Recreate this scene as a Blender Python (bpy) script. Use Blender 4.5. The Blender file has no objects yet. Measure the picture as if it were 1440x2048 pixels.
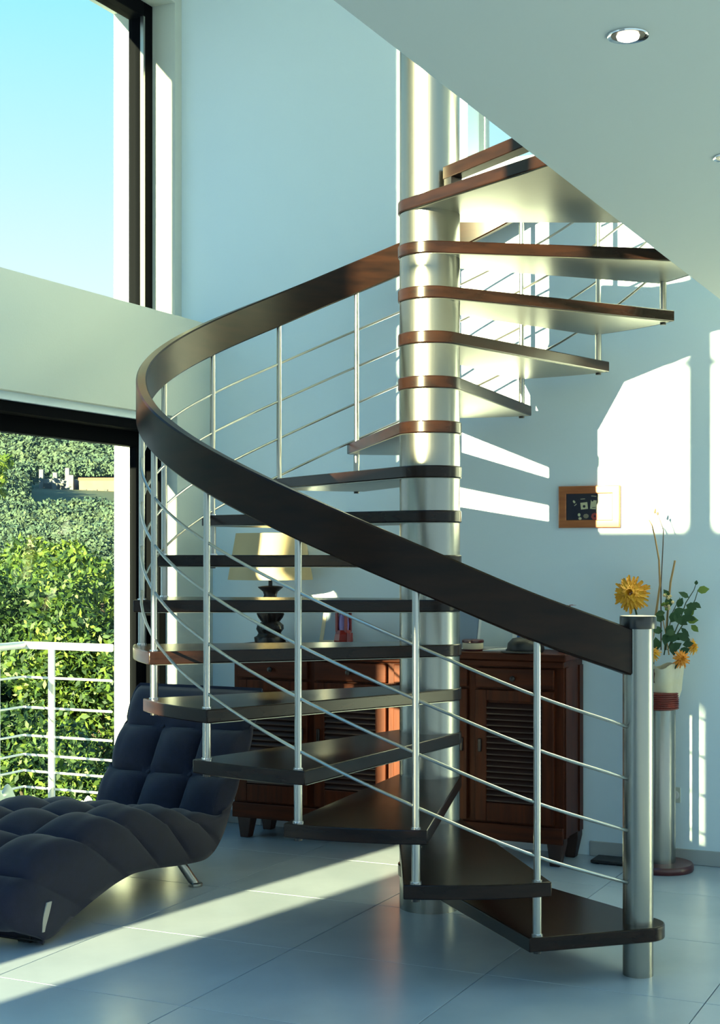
import bpy, bmesh, math, random
import numpy as np
from mathutils import Vector, Matrix
random.seed(7)
RNG = np.random.default_rng(7)
COL = bpy.context.scene.collection
PI = math.pi
rad = math.radians

# ------------------------------------------------------------------ frame of reference
# origin: foot of the stair pole.  +X along the back wall (to the right), +Y towards the back wall.
RISE = .175
EYE = 8 * RISE
DIST = 33.05 * RISE
FPX = 2908.0
XCOL = 139.5 / FPX * DIST
AL = rad(25.4)
CA, SA = math.cos(AL), math.sin(AL)
def room(a, b):                      # offset right of / beyond the pole, as the camera sees it -> room axes
    return (a * CA - b * SA, a * SA + b * CA)
CAM = room(-XCOL, -DIST)

# ------------------------------------------------------------------ camera
cd = bpy.data.cameras.new('camera')
cam = bpy.data.objects.new('camera', cd)
COL.objects.link(cam)
cd.sensor_fit = 'VERTICAL'
cd.sensor_height = 36.0
cd.lens = 36.0 * FPX / 2048
cd.shift_y = 86 / 2048
cd.clip_end = 3000
cam.location = (CAM[0], CAM[1], EYE)
cam.rotation_euler = (PI / 2, 0, AL)
bpy.context.scene.camera = cam

# ------------------------------------------------------------------ world, sun, exposure
SUN_DIR = Vector((.165, .986, -.188)).normalized()        # the way the light travels
wd = bpy.data.worlds.new('world')
bpy.context.scene.world = wd
wd.use_nodes = True
nt = wd.node_tree
nt.nodes.clear()
tc = nt.nodes.new('ShaderNodeTexCoord')
sx = nt.nodes.new('ShaderNodeSeparateXYZ')
rp = nt.nodes.new('ShaderNodeValToRGB')
bg = nt.nodes.new('ShaderNodeBackground')
wo = nt.nodes.new('ShaderNodeOutputWorld')
nt.links.new(tc.outputs['Generated'], sx.inputs[0])
nt.links.new(sx.outputs['Z'], rp.inputs[0])
nt.links.new(rp.outputs[0], bg.inputs[0])
nt.links.new(bg.outputs[0], wo.inputs[0])
cr = rp.color_ramp
cr.elements[0].position = 0.0
cr.elements[0].color = (.58, .88, .98, 1)
cr.elements[1].position = 1.0
cr.elements[1].color = (.10, .45, 1.0, 1)
for p, c in ((.17, (.80, .97, 1.0, 1)), (.25, (.58, .93, 1.0, 1)), (.36, (.34, .87, 1.05, 1)), (.6, (.16, .60, 1.08, 1))):
    e = cr.elements.new(p)
    e.color = c
bg.inputs[1].default_value = .83

sd = bpy.data.lights.new('sun', 'SUN')
sd.energy = 28.0
sd.angle = rad(.5)
sd.color = (1.0, .93, .50)
sun = bpy.data.objects.new('sun', sd)
COL.objects.link(sun)
sun.rotation_euler = SUN_DIR.to_track_quat('-Z', 'Y').to_euler()
sun.location = (-4, -14, 8)

vs = bpy.context.scene.view_settings
vs.view_transform = 'Standard'
vs.look = 'None'
vs.gamma = 1.0
vs.use_curve_mapping = False
vs.exposure = 0.42
bpy.context.scene.cycles.max_bounces = 10
bpy.context.scene.cycles.diffuse_bounces = 6
bpy.context.scene.cycles.caustics_reflective = False
bpy.context.scene.cycles.caustics_refractive = False

# ------------------------------------------------------------------ materials
MATS = {}
def mat(name, col, rough=.6, metal=0., noise=0., nscale=8., bump=0., bscale=40., col2=None, stretch=(1, 1, 1), coat=0., spec=.5, aniso=0., sheen=0.):
    m = bpy.data.materials.new(name)
    m.use_nodes = True
    n = m.node_tree
    b = n.nodes['Principled BSDF']
    b.inputs['Base Color'].default_value = (*col, 1)
    b.inputs['Roughness'].default_value = rough
    b.inputs['Metallic'].default_value = metal
    b.inputs['Coat Weight'].default_value = coat
    b.inputs['Coat Roughness'].default_value = .12
    b.inputs['Specular IOR Level'].default_value = spec
    b.inputs['Sheen Weight'].default_value = sheen
    if aniso:
        b.inputs['Anisotropic'].default_value = aniso
    if noise or bump:
        t = n.nodes.new('ShaderNodeTexCoord')
        mp = n.nodes.new('ShaderNodeMapping')
        mp.inputs['Scale'].default_value = stretch
        n.links.new(t.outputs['Object'], mp.inputs[0])
    if noise:
        nz = n.nodes.new('ShaderNodeTexNoise')
        nz.inputs['Scale'].default_value = nscale
        nz.inputs['Detail'].default_value = 6
        n.links.new(mp.outputs[0], nz.inputs[0])
        r = n.nodes.new('ShaderNodeValToRGB')
        c2 = col2 if col2 else tuple(min(1, x * (1 - noise)) for x in col)
        r.color_ramp.elements[0].color = (*c2, 1)
        r.color_ramp.elements[1].color = (*col, 1)
        r.color_ramp.elements[0].position = .32
        r.color_ramp.elements[1].position = .68
        n.links.new(nz.outputs[0], r.inputs[0])
        n.links.new(r.outputs[0], b.inputs['Base Color'])
    if bump:
        nb = n.nodes.new('ShaderNodeTexNoise')
        nb.inputs['Scale'].default_value = bscale
        nb.inputs['Detail'].default_value = 4
        n.links.new(mp.outputs[0], nb.inputs[0])
        bp = n.nodes.new('ShaderNodeBump')
        bp.inputs['Strength'].default_value = bump
        bp.inputs['Distance'].default_value = .01
        n.links.new(nb.outputs[0], bp.inputs['Height'])
        n.links.new(bp.outputs[0], b.inputs['Normal'])
    MATS[name] = m
    return m
def leafmat(name, col, col2, trans=.35):
    m = mat(name, col, .55, noise=.5, nscale=3, col2=col2)
    n = m.node_tree
    b = n.nodes['Principled BSDF']
    o = n.nodes['Material Output']
    tr = n.nodes.new('ShaderNodeBsdfTranslucent')
    mx = n.nodes.new('ShaderNodeMixShader')
    mx.inputs[0].default_value = trans
    src = b.inputs['Base Color'].links[0].from_socket
    n.links.new(src, tr.inputs[0])
    n.links.new(b.outputs[0], mx.inputs[1])
    n.links.new(tr.outputs[0], mx.inputs[2])
    n.links.new(mx.outputs[0], o.inputs[0])
    return m
WHITE = mat('white_plaster', (.75, .87, .955), .7, bump=.03, bscale=120)  # pale blue of the sky light put into the wall colour
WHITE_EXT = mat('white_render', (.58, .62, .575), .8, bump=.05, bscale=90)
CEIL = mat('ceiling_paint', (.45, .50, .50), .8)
TILE = mat('floor_tile_stone', (.40, .475, .57), .27, noise=.2, nscale=2.2, bump=.10, bscale=5, col2=(.33, .405, .49), spec=.6)
GROUT = mat('floor_grout', (.12, .12, .12), .8)
SKIRT = mat('skirting_tile', (.42, .43, .43), .4)
STEEL = mat('brushed_steel', (.30, .30, .275), .27, 1.0, bump=.05, bscale=60, stretch=(1, 1, .02))
STEEL2 = mat('polished_steel', (.42, .42, .40), .28, 1.0)
PLATE = mat('tread_underside_metal', (.22, .22, .19), .33, .85, bump=.03, bscale=20)
WOOD = mat('dark_stair_wood', (.020, .008, .005), .24, noise=.5, nscale=6, stretch=(1, 1, 6), coat=.03, col2=(.008, .004, .0035), spec=.24)
RAILW = mat('dark_rail_wood', (.020, .008, .0045), .3, noise=.5, nscale=5, stretch=(1, 1, 5), coat=0, col2=(.008, .004, .003), spec=.16)
BLACKCAP = mat('black_cap', (.008, .007, .008), .3, coat=.3)
TEAK = mat('teak', (.085, .019, .0065), .42, noise=.5, nscale=5, stretch=(8, 8, .8), col2=(.04, .009, .004), spec=.12)
TEAKH = mat('teak_horizontal', (.08, .018, .0065), .42, noise=.5, nscale=5, stretch=(.8, 8, 8), col2=(.038, .009, .004), spec=.12)
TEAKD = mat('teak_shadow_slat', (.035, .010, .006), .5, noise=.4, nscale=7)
NAVY = mat('navy_fabric', (.0035, .0055, .028), .85, noise=.3, nscale=30, bump=.15, bscale=350, sheen=.12)
FRAMEM = mat('dark_aluminium', (.004, .0045, .006), .8, spec=.03)
SHADE = leafmat('lampshade_linen', (.58, .47, .28), (.54, .44, .26), .3)  # translucent linen in one near-even colour
BRONZE = mat('dark_bronze', (.018, .013, .013), .35, .3)
RED = mat('red_lacquer', (.25, .02, .015), .25, coat=.4)
REDCANE = mat('red_cane', (.16, .022, .014), .4)
DARKRED = mat('dark_red_base', (.07, .008, .010), .35, coat=.3)
GOLDWOOD = mat('picture_frame_wood', (.45, .15, .045), .45, noise=.3, nscale=6, stretch=(1, 1, 8), col2=(.34, .10, .03))
NAVYPRINT = mat('navy_print', (.010, .011, .030), .3)
PALEPRINT = mat('pale_print', (.58, .56, .36), .5)
REDPRINT = mat('red_print', (.40, .06, .05), .5)
GREYPRINT = mat('grey_print', (.25, .22, .15), .5)
PAPER = mat('wrapping_paper', (.74, .62, .38), .6, noise=.25, nscale=10, bump=.3, bscale=14, col2=(.78, .72, .58))
BROWN = mat('brown_tape', (.10, .04, .02), .6)
YELLOW = mat('yellow_petal', (.80, .42, .02), .55, noise=.2, nscale=30, col2=(.70, .30, .01))
ORANGE = mat('orange_petal', (.75, .27, .02), .6)
CREAMP = mat('cream_blossom', (.62, .48, .25), .6)
STEM = mat('stem_green', (.025, .055, .015), .5)
LEAFD = leafmat('bouquet_leaf', (.035, .10, .025), (.015, .05, .016), .2)
LEAFL = leafmat('pale_bouquet_leaf', (.22, .30, .05), (.12, .2, .03), .3)
TWIG = mat('dry_twig', (.42, .25, .10), .7)
TWIGD = mat('dark_twig', (.10, .07, .05), .7)
BLUE = mat('blue_board', (.02, .11, .36), .4)
GREYBLUE = mat('grey_blue_panel', (.25, .32, .42), .35)
FROST = mat('frosted_panel', (.55, .63, .66), .25)
CREAM = mat('cream_board', (.64, .56, .40), .6)
WHITEP = mat('white_paper', (.80, .80, .78), .7)
BLACKM = mat('black_object', (.008, .008, .010), .5)
SOCKET = mat('socket_plastic', (.55, .58, .52), .5)
CHROME = mat('chrome', (.75, .75, .75), .12, 1.0)
RAILW_EXT = mat('white_railing_steel', (.72, .72, .70), .35, .3)
TERR = mat('terrace_paving', (.45, .42, .38), .8, noise=.2, nscale=3)
CLOTHG = mat('grey_cloth', (.42, .50, .48), .9, bump=.3, bscale=12)
CLOTHW = mat('white_cloth', (.82, .82, .82), .9, bump=.2, bscale=14)
BARK = mat('bark', (.07, .05, .035), .9, noise=.4, nscale=9)
LF1 = leafmat('leaf_yellow_green', (.16, .22, .03), (.06, .12, .015))
LF2 = leafmat('leaf_mid_green', (.07, .13, .025), (.03, .07, .014))
LF3 = leafmat('leaf_dark_green', (.03, .07, .02), (.015, .04, .014))
HILLT = mat('hill_canopy', (.075, .11, .06), .9, noise=.5, nscale=.10, col2=(.032, .07, .055))  # bluish green, aerial haze put into the canopy colour
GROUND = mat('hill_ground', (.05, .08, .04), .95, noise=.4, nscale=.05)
RUIN = mat('ruin_stone', (.20, .21, .21), .9, noise=.3, nscale=.6)
PINK = mat('pink_render', (.26, .15, .115), .9, noise=.15, nscale=.5)
DARKWIN = mat('dark_opening', (.05, .055, .06), .6)
ROOFT = mat('clay_roof', (.16, .09, .065), .9)

g = bpy.data.materials.new('window_glass')
g.use_nodes = True
n_ = g.node_tree
n_.nodes.clear()
o_ = n_.nodes.new('ShaderNodeOutputMaterial')
mx_ = n_.nodes.new('ShaderNodeMixShader')
t_ = n_.nodes.new('ShaderNodeBsdfTransparent')
t_.inputs[0].default_value = (.96, .985, .98, 1)
gl_ = n_.nodes.new('ShaderNodeBsdfGlossy')
gl_.inputs['Roughness'].default_value = .02
fr_ = n_.nodes.new('ShaderNodeLayerWeight')
fr_.inputs[0].default_value = .5
pw_ = n_.nodes.new('ShaderNodeMath'); pw_.operation = 'POWER'; pw_.inputs[1].default_value = 5.0
ml_ = n_.nodes.new('ShaderNodeMath'); ml_.operation = 'MULTIPLY_ADD'; ml_.inputs[1].default_value = .5; ml_.inputs[2].default_value = .02
n_.links.new(fr_.outputs['Facing'], pw_.inputs[0])
n_.links.new(pw_.outputs[0], ml_.inputs[0])
n_.links.new(ml_.outputs[0], mx_.inputs[0])
n_.links.new(t_.outputs[0], mx_.inputs[1])
n_.links.new(gl_.outputs[0], mx_.inputs[2])
n_.links.new(mx_.outputs[0], o_.inputs[0])
GLASS = g
def emis(name, col, s):
    m = bpy.data.materials.new(name)
    m.use_nodes = True
    b = m.node_tree.nodes['Principled BSDF']
    b.inputs['Emission Color'].default_value = (*col, 1)
    b.inputs['Emission Strength'].default_value = s
    return m
BULB = emis('halogen_bulb', (1, .86, .62), 6.0)

# ------------------------------------------------------------------ geometry helpers
class MB:
    def __init__(s):
        s.v = []; s.f = []; s.m = []
    def add(s, vs, fs, mi=0):
        k = len(s.v)
        s.v += [tuple(p) for p in vs]
        s.f += [tuple(i + k for i in f) for f in fs]
        s.m += [mi] * len(fs)
        return s
    def box(s, x0, x1, y0, y1, z0, z1, mi=0):
        vs = [(x, y, z) for z in (z0, z1) for y in (y0, y1) for x in (x0, x1)]
        return s.add(vs, [(0, 2, 3, 1), (4, 5, 7, 6), (0, 1, 5, 4), (2, 6, 7, 3), (0, 4, 6, 2), (1, 3, 7, 5)], mi)
    def rings(s, rings, cap=True, closed=False, mi=0):
        n = len(rings[0])
        vs = [p for r in rings for p in r]
        fs = []
        R = len(rings)
        for i in range(R if closed else R - 1):
            a = i * n; b = ((i + 1) % R) * n
            for j in range(n):
                fs.append((a + j, a + (j + 1) % n, b + (j + 1) % n, b + j))
        if cap and not closed:
            fs.append(tuple(range(n - 1, -1, -1)))
            fs.append(tuple((R - 1) * n + j for j in range(n)))
        return s.add(vs, fs, mi)
    def cyl(s, p, q, r0, r1=None, n=16, mi=0):
        r1 = r0 if r1 is None else r1
        return s.tube([p, q], [r0, r1], n, mi)
    def tube(s, pts, rs, n=10, mi=0):
        pts = [Vector(p) for p in pts]
        if not hasattr(rs, '__len__'):
            rs = [rs] * len(pts)
        out = []
        ref = None
        for i, p in enumerate(pts):
            t = (pts[min(i + 1, len(pts) - 1)] - pts[max(i - 1, 0)]).normalized()
            if ref is None:
                ref = Vector((0, 0, 1)) if abs(t.z) < .9 else Vector((1, 0, 0))
            a = t.cross(ref).normalized()
            b = t.cross(a).normalized()
            ref = -b if False else ref
            out.append([tuple(p + a * (rs[i] * math.cos(2 * PI * k / n)) + b * (rs[i] * math.sin(2 * PI * k / n))) for k in range(n)])
        return s.rings(out, mi=mi)
    def lathe(s, prof, c=(0, 0, 0), n=32, mi=0, wob=None):
        out = []
        for r, z in prof:
            out.append([(c[0] + (r if wob is None else r * wob(2 * PI * k / n, z)) * math.cos(2 * PI * k / n),
                         c[1] + (r if wob is None else r * wob(2 * PI * k / n, z)) * math.sin(2 * PI * k / n), c[2] + z) for k in range(n)])
        return s.rings(out, mi=mi)
    def prism(s, poly, z0, z1, mi=0):
        return s.rings([[(x, y, z0) for x, y in poly], [(x, y, z1) for x, y in poly]], mi=mi)
    def build(s, name, mats, parent=None, smooth=False, bevel=0., seg=2, angle=40):
        me = bpy.data.meshes.new(name)
        me.from_pydata(s.v, [], s.f)
        ms = mats if isinstance(mats, (list, tuple)) else [mats]
        for m in ms:
            me.materials.append(m)
        if len(ms) > 1:
            me.polygons.foreach_set('material_index', s.m)
        bm = bmesh.new(); bm.from_mesh(me)
        bmesh.ops.recalc_face_normals(bm, faces=bm.faces)
        bm.to_mesh(me); bm.free()
        if smooth:
            me.shade_smooth()
            try:
                me.set_sharp_from_angle(angle=rad(angle))
            except Exception:
                pass
        me.update()
        o = bpy.data.objects.new(name, me)
        COL.objects.link(o)
        if parent is not None:
            o.parent = parent
            pw = parent
            off = Vector((0, 0, 0))
            # keep world coordinates: every mesh is modelled in world space
            m = Matrix.Identity(4)
            chain = []
            while pw is not None:
                chain.append(pw); pw = pw.parent
            for c_ in reversed(chain):
                m = m @ c_.matrix_parent_inverse @ Matrix.LocRotScale(c_.location, c_.rotation_euler, c_.scale)
            o.matrix_parent_inverse = m.inverted()
        if bevel:
            md = o.modifiers.new('bevel', 'BEVEL')
            md.width = bevel; md.segments = seg; md.limit_method = 'ANGLE'; md.angle_limit = rad(35)
            for p in me.polygons:
                p.use_smooth = True
            try:
                me.set_sharp_from_angle(angle=rad(60))
            except Exception:
                pass
        return o
def tag(o, label, cat, group=None):
    o['label'] = label; o['category'] = cat
    if group: o['group'] = group
    return o
def thing(name, loc, label, cat, group=None):
    o = bpy.data.objects.new(name, None)
    COL.objects.link(o)
    o.location = loc
    o.empty_display_size = .1
    return tag(o, label, cat, group)
def struct(o):
    o['kind'] = 'structure'
    return o
def grid_wall(axis, a0, a1, z0, z1, t0, t1, holes):
    """wall slab along axis ('x' or 'y') with rectangular holes (a0,a1,z0,z1); t0..t1 is its thickness"""
    A = sorted({a0, a1, *[min(max(h[i], a0), a1) for h in holes for i in (0, 1)]})
    Z = sorted({z0, z1, *[min(max(h[i], z0), z1) for h in holes for i in (2, 3)]})
    mb = MB()
    for i in range(len(A) - 1):
        j = 0
        while j < len(Z) - 1:
            cx = (A[i] + A[i + 1]) / 2
            solid = lambda jj: not any(h[0] < cx < h[1] and h[2] < (Z[jj] + Z[jj + 1]) / 2 < h[3] for h in holes)
            if not solid(j):
                j += 1; continue
            k = j
            while k + 1 < len(Z) - 1 and solid(k + 1):
                k += 1
            if axis == 'x':
                mb.box(A[i], A[i + 1], t0, t1, Z[j], Z[k + 1])
            else:
                mb.box(t0, t1, A[i], A[i + 1], Z[j], Z[k + 1])
            j = k + 1
    return mb
def hull(pts):
    pts = sorted(set((round(x, 5), round(y, 5)) for x, y in pts))
    def half(ps):
        h = []
        for p in ps:
            while len(h) > 1 and (h[-1][0] - h[-2][0]) * (p[1] - h[-2][1]) - (h[-1][1] - h[-2][1]) * (p[0] - h[-2][0]) <= 0:
                h.pop()
            h.append(p)
        return h
    a = half(pts); b = half(pts[::-1])
    return a[:-1] + b[:-1]
def pol(phi, r):                     # phi degrees: 0 towards the camera, positive to its left
    return room(-r * math.sin(rad(phi)), -r * math.cos(rad(phi)))
def interp(tab, x):
    xs = [t[0] for t in tab]; ys = [t[1] for t in tab]
    # monotone cubic-ish (Catmull-Rom) interpolation
    i = 0
    while i < len(xs) - 2 and x > xs[i + 1]:
        i += 1
    t = (x - xs[i]) / (xs[i + 1] - xs[i])
    d = [(ys[min(k + 1, len(ys) - 1)] - ys[max(k - 1, 0)]) / (xs[min(k + 1, len(xs) - 1)] - xs[max(k - 1, 0)]) for k in (i, i + 1)]
    h = xs[i + 1] - xs[i]
    return ((2 * t**3 - 3 * t**2 + 1) * ys[i] + (t**3 - 2 * t**2 + t) * h * d[0] + (-2 * t**3 + 3 * t**2) * ys[i + 1] + (t**3 - t**2) * h * d[1])

# ================================================================== LARGE STRUCTURE
YB = 1.245          # face of the back wall
XL = -1.757         # inner face of the window wall
# floor: concrete bed with grout, tiles as pieces
fl = struct(MB().box(-1.97, 6.5, -9, YB + .2, -.12, -.006).build('floor', GROUT))
TU, TV = .73, .72
us = [-.205 + TU * k for k in range(-3, 7)]
vs_ = [-.06 + TV * k for k in range(-7, 3)]
G = .0017
meshes = {}
for i in range(len(us) - 1):
    for j in range(len(vs_) - 1):
        x0, x1 = max(us[i] + G, -1.97), us[i + 1] - G
        y0, y1 = vs_[j] + G, min(vs_[j + 1] - G, YB - .002)
        if y1 - y0 < .05 or x1 - x0 < .05:
            continue
        key = (round(x1 - x0, 3), round(y1 - y0, 3))
        if key not in meshes:
            w, h = (x1 - x0) / 2, (y1 - y0) / 2
            b = .001
            mb = MB()
            mb.rings([[(-w, -h, -.006), (w, -h, -.006), (w, h, -.006), (-w, h, -.006)],
                      [(-w, -h, -b), (w, -h, -b), (w, h, -b), (-w, h, -b)],
                      [(-w + b, -h + b, 0), (w - b, -h + b, 0), (w - b, h - b, 0), (-w + b, h - b, 0)]])
            o = mb.build('tile', TILE, fl)
            meshes[key] = o.data
        else:
            o = bpy.data.objects.new('tile', meshes[key])
            COL.objects.link(o); o.parent = fl
        o.location = ((x0 + x1) / 2, (y0 + y1) / 2, 0)
# far floor south of the tiled part in view
MB().box(-1.97, 6.5, -9, vs_[0] - G, -.006, 0).build('floor_slab', TILE, fl)
MB().box(us[-1] + G, 6.5, vs_[0] + G, YB - .002, -.006, 0).build('floor_slab', TILE, fl)

# back wall with the high window right of the pole
wb = grid_wall('x', -1.95, 5.5, 0, 5.2, YB, YB + .28, [(-.322, 1.1, 3.30, 4.25)])
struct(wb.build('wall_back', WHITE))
struct(MB().box(.29, 5.4, YB - .012, YB, .0, .068).box(-1.757, -1.46, YB - .012, YB, 0, .068).build('baseboard_back', SKIRT, bevel=.003))
# window wall: fascia between door and upper window, piers, upper lintel
wl = MB()
wl.box(-2.30, XL, -.62, YB, 2.10, 2.61)                # fascia over the sliding door
wl.box(-1.84, XL, -3.2, -1.15, 2.36, 3.0)
wl.box(-1.84, XL, -5.82, -3.2, 2.10, 3.0)
wl.box(-1.84, XL, -2.2, -1.15, 2.10, 2.36)
wl.box(-1.84, XL, -1.15, -.62, 2.10, 2.61)
wl.box(-1.975, XL, .90, YB, 0, 2.10)                    # pier right of the door
wl.box(-2.28, -1.975, 1.10, YB + .28, 0, 2.10)          # outer return of the pier
wl.box(-2.34, -1.95, 1.18, YB + .28, 2.61, 5.2)         # upper pier
wl.box(-2.34, -1.95, -1.15, 1.18, 4.32, 5.2)            # upper lintel
wl.box(-2.34, -1.95, -6.4, -1.0, 3.0, 7.0)           # upper wall south of the window, raised out of view to block sun
wl.box(-1.95, -1.84, -1.15, -.62, 2.55, 2.61)
wl.box(-1.95, -1.84, -5.82, -1.15, 2.95, 3.0)
struct(wl.build('wall_left', WHITE_EXT))
struct(MB().box(-2.365, -1.875, -2.75, -2.65, -.03, 2.61).build('trim_sun_blocker', WHITE_EXT))     # unseen fin added to block sun through the door
ws = grid_wall('y', -5.82, -.62, 0, 2.10, XL - .02, XL, [(-3.15, -2.2, 1.88, 2.10), (-4.97, -4.80, 1.80, 1.905)])  # unseen run of wall, its end and holes shaped for sun beams
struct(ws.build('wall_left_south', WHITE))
struct(MB().box(-1.955, -1.757, .895, .90, .0, .07).build('baseboard_left', SKIRT))
# soffit piece lowering the door head
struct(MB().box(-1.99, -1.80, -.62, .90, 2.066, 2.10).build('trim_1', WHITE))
# upper floor slab over the camera, with its ceiling face
SLZ, SLU = 2.33, 1.145
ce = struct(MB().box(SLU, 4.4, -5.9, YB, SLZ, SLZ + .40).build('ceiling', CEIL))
# roof of the double-height space, unseen strip sized to control sky light
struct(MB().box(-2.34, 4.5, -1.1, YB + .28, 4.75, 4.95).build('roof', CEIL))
# unseen wall added to block the sun; slit and openings let light patches in
gw = grid_wall('x', -1.793, 6.5, -.2, 3.293, -8.1, -8.0, [(-.785, -.757, 1.85, 2.48), (1.25, 6.3, .15, 3.1)])
gw.box(-2.2, -1.793, -8.1, -8.0, 2.60, 3.293)
struct(gw.build('wall_sun_blocker', mat('sun_blocker_render', (.50, .50, .48), .7, noise=.3, nscale=5, stretch=(1, 1, 8))))
# glazing post and transom of the south front, upper storey
struct(MB().box(-.345, -.225, -5.30, -5.20, 2.75, 4.75).box(-1.95, SLU, -5.27, -5.23, 3.49, 3.525).build('trim_2', FRAMEM))

# upper window: mullion, head, pane
w1 = struct(MB().box(-2.19, -2.09, 1.10, 1.18, 2.61, 4.32).box(-2.19, -2.09, -1.15, 1.10, 4.24, 4.32).build('window_1', FRAMEM, bevel=.004))
MB().box(-2.145, -2.135, -1.15, 1.10, 2.61, 4.24).build('pane', GLASS, w1)
MB().box(-2.105, -2.085, 1.085, 1.10, 2.61, 4.24).build('glazing_bead', STEEL2, w1)
# back window right of the pole
w2 = struct(MB().box(-.322, -.29, YB + .16, YB + .22, 3.30, 4.25).box(-.322, 1.1, YB + .16, YB + .22, 3.30, 3.325).build('window_2', WHITE_EXT))
MB().box(-.29, 1.1, YB + .185, YB + .195, 3.325, 4.25).build('pane', GLASS, w2)
# sliding glass door
d1 = struct(MB().box(-1.97, -1.825, .84, .90, 0, 2.066).build('door_1', FRAMEM, bevel=.004))
MB().box(-1.915, -1.825, -.62, .84, 2.018, 2.066).build('head_rail', FRAMEM, d1, bevel=.003)
MB().box(-1.985, -1.925, -.62, .84, 1.945, 2.05).build('head_track', FRAMEM, d1, bevel=.003)
MB().box(-1.97, -1.825, -.62, .84, 0, .025).build('sill_track', STEEL2, d1)
MB().box(-1.955, -1.915, .765, .84, .025, 1.945).build('stile', FRAMEM, d1, bevel=.004)
MB().box(-1.938, -1.930, -.60, .765, .06, 1.945).build('pane', GLASS, d1)
hd = MB().box(-1.915, -1.880, .785, .815, .93, 1.10).build('door_handle', BLACKM, d1, bevel=.006)

# ================================================================== SPIRAL STAIRCASE
st = thing('spiral_staircase', (0, 0, 0), 'spiral staircase of dark wooden treads around a thick brushed steel pole', 'staircase')
RB = 6.483 * RISE
TH = .047
RP = .120
RC = .1265
PH = lambda k: -35 + 20 * k
def tread_poly(k):
    pts = [(RC * math.cos(2 * PI * i / 48), RC * math.sin(2 * PI * i / 48)) for i in range(48)]
    a0, a1 = PH(k - 1) - 1.9, PH(k) + 1.9
    if k == 16:
        a1 = 331
    if k == 1:
        a0 = PH(0) + 2
        c = pol(PH(0), RB)
        pts += [(c[0] + .088 * math.cos(2 * PI * i / 32), c[1] + .088 * math.sin(2 * PI * i / 32)) for i in range(32)]
    n = 10 if k < 16 else 24
    pts += [pol(a0 + (a1 - a0) * i / n, RB + .032) for i in range(n + 1)]
    return hull(pts)
def shrink(poly, d):
    cx = sum(p[0] for p in poly) / len(poly); cy = sum(p[1] for p in poly) / len(poly)
    return [(cx + (x - cx) * (1 - d), cy + (y - cy) * (1 - d)) for x, y in poly]
MB().cyl((0, 0, 0), (0, 0, RISE - TH), RP, n=64).build('pole_sleeve', STEEL, st, smooth=True)
for k in range(1, 17):
    poly = tread_poly(k)
    z = k * RISE
    t = MB().prism(poly, z - TH, z).build('tread', WOOD, st, bevel=.004)
    MB().prism(shrink(poly, .03), z - TH - .003, z - TH + .0005).build('under_plate', PLATE, t)
    top = (k + 1) * RISE - TH - .003 if k < 16 else 4.75
    MB().cyl((0, 0, z), (0, 0, top), RP, n=64).build('pole_sleeve', STEEL, st, smooth=True)
# short beam finishing the landing, and its block
bd = Vector((.354, -.247, 0)).normalized(); bn = Vector((bd.y, -bd.x, 0))
p0 = Vector((.098, -.105, 0)); p1 = p0 + bd * 1.05
q = [p0, p1, p1 - bn * .06, p0 - bn * .06]
MB().prism([(p.x, p.y) for p in q], 2.857, 2.907).build('landing_beam', RAILW, st, bevel=.003)
q = [p0 + bd * .01, p0 + bd * .06, p0 + bd * .06 - bn * .05, p0 + bd * .01 - bn * .05]
MB().prism([(p.x, p.y) for p in q], 2.80, 2.857).build('beam_block', BLACKCAP, st)
bx, by = pol(300, .75)
MB().cyl((bx, by, 2.738), (bx, by, 2.752), .012, n=12).build('bolt', BLACKCAP, st)
# handrail
TOP = [(-36.5, 6.47), (-15, 7.27), (5, 8.22), (25, 9.18), (45, 10.13), (65, 11.08), (85, 12.05), (105, 13.0), (125, 13.95), (145, 14.92), (165, 15.95), (185, 16.95), (205, 17.95), (290, 22.2)]
ztop = lambda p: interp(TOP, p) * RISE
RH = .89 * RISE
rings = []
ph = -32.5
while ph <= 288:
    zt = ztop(ph); zb = zt - RH
    ri, ro = RB - .021, RB + .021
    b = .006
    prof = [(ri, zb + b), (ri + b, zb), (ro - b, zb), (ro, zb + b), (ro, zt - b), (ro - b, zt), (ri + b, zt), (ri, zt - b)]
    rings.append([(*pol(ph, r_), z_) for r_, z_ in prof])
    ph += 2.5
MB().rings(rings).build('handrail', RAILW, st, smooth=True, angle=30)
# rods
for j in (1, 2, 3, 4):
    pts = []
    ph = -33.0
    while ph <= 265:
        x, y = pol(ph, RB)
        pts.append((x, y, ztop(ph) - RH - j * .985 * RISE))
        ph += 4
    MB().tube(pts, .0055, 8).build('rail_rod', STEEL2, st, smooth=True)
# balusters
for k in range(1, 16):
    x, y = pol(PH(k), RB)
    zb = ztop(PH(k)) - RH + .01
    z0 = k * RISE
    zt = (k + 1) * RISE - TH
    mb = MB().cyl((x, y, zt + TH), (x, y, zb), .0118, n=14).cyl((x, y, z0), (x, y, zt - .001), .0145, n=14)
    mb.cyl((x, y, zt - .001), (x, y, zt + TH), .010, n=12)
    o = mb.build('baluster', STEEL2, st, smooth=True)
    MB().cyl((x, y, z0), (x, y, z0 + .006), .0185, n=16).build('ferrule', CHROME, o, smooth=True)
    MB().cyl((x, y, zt + TH), (x, y, zt + TH + .005), .0165, n=16).build('ferrule', CHROME, o, smooth=True)
    MB().cyl((x, y, z0 - TH - .012), (x, y, z0 - TH - .003), .013, n=12).build('nut', BLACKCAP, o, smooth=True)
# newel post
nx, ny = pol(PH(0), RB)
nw = MB().cyl((nx, ny, 0), (nx, ny, 1.155), .0505, n=40).build('newel_post', STEEL, st, smooth=True)
MB().lathe([(.060, 1.155), (.061, 1.158), (.061, 1.193), (.059, 1.197)], (nx, ny, 0), 40).build('post_cap', BLACKCAP, nw, smooth=True)

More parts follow.
